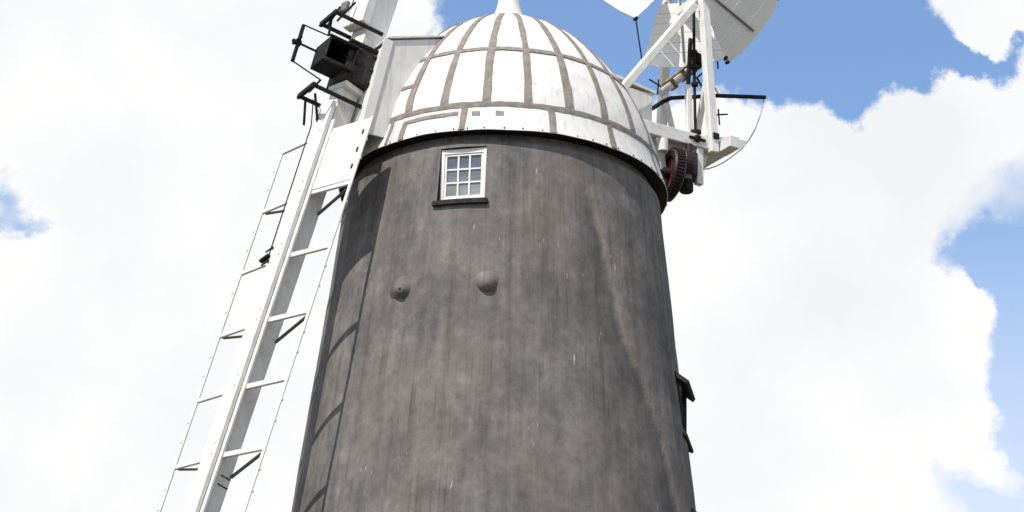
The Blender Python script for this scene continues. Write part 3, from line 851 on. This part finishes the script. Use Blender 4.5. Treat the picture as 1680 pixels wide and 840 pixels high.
# fan shaft and blades
FC = P(2.70, CF, 18.47)
MB().tube([FC-N*0.62, FC+N*0.62], 0.045, 14).build('fan_shaft', 'iron', fan)
MB().lathe(FC-N*0.12, N, [(0.0, 0), (0.24, 0), (0.26, 0.03), (0.26, 0.21), (0.24, 0.24), (0, 0.24)], 24).build('fan_hub', 'iron', fan)
PITCH = R(35)
tips = []
for k in range(6):
    ang = R(274+60*k)
    arm = T*math.cos(ang)+Z*math.sin(ang)
    tan = -T*math.sin(ang)+Z*math.cos(ang)
    wv = tan*math.cos(PITCH)+N*math.sin(PITCH)
    nv = wv.cross(arm).normalized()
    if nv.dot(N) < 0: nv = -nv
    blade = MB().bar(FC+arm*0.18-nv*0.035, FC+arm*1.50-nv*0.035, 0.062, 0.05, nv, 0.006).build('fan_blade', 'white_timber', fan)
    npl = 6
    r0, r1 = 0.56, 1.50
    for j in range(npl):
        ra = r0+(r1-r0)*j/npl+0.005; rb = r0+(r1-r0)*(j+1)/npl-0.003
        def hw(r_): return 0.30+0.30*(r_-r0)/(r1-r0)
        pts = []
        if j < npl-1:
            pts = [(-hw(ra), ra), (hw(ra), ra), (hw(rb), rb), (-hw(rb), rb)]
        else:
            pts = [(-hw(ra), ra), (hw(ra), ra), (hw(rb), rb-0.02), (hw(rb)*0.55, rb+0.055), (0, rb+0.075), (-hw(rb)*0.55, rb+0.055), (-hw(rb), rb-0.02)]
        lift = random.uniform(-0.003, 0.003)
        MB().poly([FC+wv*a_+arm*b_+nv*lift for a_, b_ in pts], nv*0.016).build('plank', 'white_blade', blade)
    MB().bar(FC+arm*0.5+nv*0.03, FC+arm*1.48+nv*0.03, 0.03, 0.028, nv, 0.004).build('batten', 'mossy_timber', blade)
    tips.append((FC+wv*0.595+arm*1.47, FC-wv*0.595+arm*1.47))
for k in range(6):
    MB().tube([tips[k][0], tips[(k+1) % 6][1]], 0.011, 6).build('stay_rod', 'iron', fan)
    for q in tips[k]:
        MB().lathe(q-N*0.03, N, [(0.0, 0), (0.028, 0), (0.028, 0.06), (0, 0.06)], 8).build('stay_bolt', 'iron', fan)
# vertical drive shaft with couplings and its white cover post
MB().tube([P(2.73, 0.56, 17.66), P(2.735, 0.56, 16.8), P(2.76, 0.56, 15.42)], 0.022, 10).build('drive_shaft', 'iron', fan)
for zc, r_ in ((16.95, 0.045), (16.72, 0.06), (16.45, 0.05), (15.70, 0.08)):
    MB().lathe(P(2.735+(16.9-zc)*0.02, 0.56, zc), Z, [(0, 0), (r_, 0), (r_, 0.05), (0, 0.05)], 14).build('coupling', 'iron', fan)
MB().bar(P(2.68, 0.52, 15.6), P(2.66, 0.52, 16.45), 0.07, 0.085, T, 0.006).build('cover_post', 'white_timber', fan)
MB().bar(P(2.66, 0.52, 16.45), P(2.70, 0.52, 17.2), 0.03, 0.06, T, 0.004).build('shaft_guard', 'grey_iron', fan)
# sloping gear timber with ironwork
gt = MB().bar(P(2.38, CF+0.05, 16.36), P(3.02, CF+0.2, 17.02), 0.10, 0.13, N, 0.008).build('gear_timber', 'old_timber', fan)
for f in (0.25, 0.5, 0.68, 0.85):
    c = P(2.38+0.64*f, CF+0.05+0.15*f, 16.36+0.66*f)
    dr = (P(3.02, CF+0.2, 17.02)-P(2.38, CF+0.05, 16.36)).normalized()
    MB().bar(c-dr*0.03, c+dr*0.03, 0.16, 0.17, N, 0.01).build('gear_strap', 'iron' if f > 0.6 else 'brass', gt)
MB().tube([P(2.33, CF+0.16, 16.44), P(3.06, CF+0.33, 17.16)], 0.022, 8).build('gear_shaft', 'brass', fan)
MB().lathe(P(2.86, CF+0.25, 16.93), dr, [(0.0, -0.05), (0.10, -0.05), (0.13, 0.03), (0.05, 0.06), (0, 0.06)], 16).build('bevel_gear', 'iron', fan)
# cap bearing plate and bolt on the near beam
MB().lathe(P(2.63, NF+0.075, 15.52), N, [(0.0, 0), (0.055, 0), (0.055, 0.04), (0.03, 0.06), (0, 0.06)], 14).build('bearing', 'iron', fan)
MB().bar(P(2.50, NF+0.085, 15.52), P(2.77, NF+0.085, 15.52), 0.03, 0.035, Z, 0.006).build('bearing_plate', 'iron', fan)
MB().box(P(2.90, NF+0.152, 15.60), T, N, Z, -0.05, 0.05, 0, 0.02, -0.045, 0.045, 0.004).build('bolt_plate', 'iron', fan)
# long dark rail with its hanging rope
rail = MB().tube([P(1.95, CF, 15.86), P(2.20, CF, 16.06), P(2.44, CF, 16.26), P(2.58, CF, 16.355), P(2.75, CF, 16.41), P(3.05, CF, 16.50), P(3.31, CF, 16.585), P(4.23, CF, 16.795)], 0.032, 8).build('striking_lever', 'iron', fan)
ch = [(4.21, 16.77), (4.20, 16.68), (4.16, 16.55), (4.12, 16.42), (4.04, 16.22), (3.93, 16.03), (3.80, 15.86), (3.62, 15.69), (3.49, 15.58), (3.36, 15.49), (3.23, 15.42), (3.10, 15.37), (2.9, 15.36)]
MB().tube([P(a_, CF, b_) for a_, b_ in ch], 0.010, 6).build('rope', 'rope', fan)
MB().tube([P(3.42, CF, 16.61), P(3.30, CF, 16.78), P(3.2, CF, 16.9)], 0.009, 6).build('stay_wire', 'iron', fan)
for (t0, z0_, sg) in ((2.28, 16.38, -1), (3.20, 17.06, 1), (3.22, 16.18, 1)):
    MB().tube([P(t0, CF+0.2, z0_), P(t0+sg*0.20, CF+0.2, z0_+0.06)], 0.012, 6).build('hook', 'iron', fan)
    MB().tube([P(t0+sg*0.06, CF+0.2, z0_-0.14), P(t0+sg*0.04, CF+0.2, z0_+0.10)], 0.012, 6).build('hook', 'iron', fan)
MB().tube([P(2.98, FF+0.1, 15.62), P(3.18, FF+0.1, 16.2)], 0.010, 6).build('stay_wire', 'iron', fan)
MB().tube([P(2.88, 0.5, 17.02), P(2.98, 0.5, 16.9), P(2.95, 0.5, 16.75), P(2.82, 0.5, 16.62)], 0.014, 6).build('shift_lever', 'iron', fan)
MB().tube([P(2.80, 0.52, 16.62), P(3.02, 0.50, 16.36)], 0.016, 6).build('shift_lever', 'iron', fan)
# worm wheel and gearbox hanging under the stage
WC = P(2.26, NF, 14.92)
wx = Vector((0.93, 0.31, -0.10)).normalized()
wheel = MB().lathe(WC, wx, [(0.25, -0.075), (0.33, -0.085), (0.355, -0.06), (0.355, 0.06), (0.33, 0.085), (0.25, 0.075), (0.25, -0.075)], 40).build('gear_wheel', 'dark_red', fan, False)
ux = wx.cross(Z).normalized(); uy = wx.cross(ux)
for k in range(48):
    a_ = 2*math.pi*k/48
    d_ = ux*math.cos(a_)+uy*math.sin(a_)
    MB().bar(WC+d_*0.345, WC+d_*0.380, 0.024, 0.12, wx, 0.0).build('tooth', 'grey_iron' if False else 'dark_red', wheel)
MB().lathe(WC, wx, [(0.0, -0.03), (0.255, -0.035), (0.255, 0.035), (0.0, 0.03)], 32).build('wheel_disc', 'red', wheel)
MB().lathe(WC, wx, [(0.0, -0.13), (0.07, -0.13), (0.08, 0.12), (0, 0.12)], 16).build('wheel_hub', 'dark_red', wheel)
MB().tube([WC-wx*0.3, WC+wx*0.34], 0.035, 10).build('wheel_shaft', 'iron', fan)
WC2 = P(2.50, NF, 15.12)
MB().lathe(WC2, wx, [(0.0, -0.10), (0.17, -0.10), (0.20, -0.07), (0.20, 0.05), (0.17, 0.09), (0, 0.09)], 24).build('worm_wheel', 'dark_red', fan)
MB().box(P(2.53, NF+0.02, 15.10), T, N, Z, -0.11, 0.10, -0.12, 0.10, -0.16, 0.20, 0.02).build('gearbox', 'dark_red', fan)
MB().tube([P(2.50, NF+0.02, 15.02), P(2.49, NF+0.02, 14.84)], 0.085, 14).build('gearbox_neck', 'brass', fan)
MB().lathe(P(2.49, NF+0.02, 14.70), Z, [(0, 0), (0.085, 0), (0.10, 0.02), (0.10, 0.17), (0, 0.17)], 16).build('worm_housing', 'iron', fan)
MB().tube([P(2.50, NF+0.08, 15.40), P(2.50, NF+0.08, 15.2)], 0.05, 10).build('coupling', 'red', fan)
MB().bar(P(2.70, 0.72, 15.40), P(2.70, 0.72, 14.86), 0.09, 0.11, T, 0.008).build('hanger', 'stage_timber', fan)
MB().bar(P(2.60, 0.38, 15.40), P(2.60, 0.38, 14.90), 0.09, 0.11, T, 0.008).build('hanger', 'stage_timber', fan)
MB().bar(P(2.74, 0.62, 15.06), P(3.0, 0.30, 15.15), 0.05, 0.06, Z, 0.006).build('hanger_rail', 'stage_timber', fan)
MB().bar(P(2.66, 0.66, 14.97), P(2.46, 0.66, 14.82), 0.05, 0.05, Z, 0.006).build('hanger_foot', 'grey_iron', fan)
cb = []
for k in range(7):
    a_ = R(90*k/6); cb.append(P(2.84+0.20*(1-math.sin(a_))+0.0, 0.68, 15.41-0.22*(1-math.cos(a_))))
MB().poly([P(2.82, 0.68, 15.41)]+cb+[P(2.82, 0.68, 15.19)], N*-0.14).build('corbel', 'stage_timber', fan)
MB().tube([P(2.10, 0.72, 15.40), P(2.10, 0.72, 15.22)], 0.075, 14).build('bearing_block', 'white_timber', fan)
MB().bar(P(2.02, 0.70, 15.42), P(2.26, 0.55, 14.75), 0.09, 0.10, T, 0.008).build('knee', 'stage_timber', fan)
MB().bar(P(2.0, 0.62, 15.30), P(2.12, 0.62, 14.72), 0.10, 0.12, T, 0.008).build('knee', 'stage_timber', fan)
MB().bar(P(2.08, 0.40, 14.95), P(2.08, 0.40, 14.35), 0.10, 0.12, T, 0.008).build('knee', 'stage_timber', fan)
MB().tube([P(2.18, 0.62, 14.62), P(2.10, 0.60, 14.52), P(2.0, 0.58, 14.46)], 0.02, 8).build('drip_pipe', 'iron', fan)
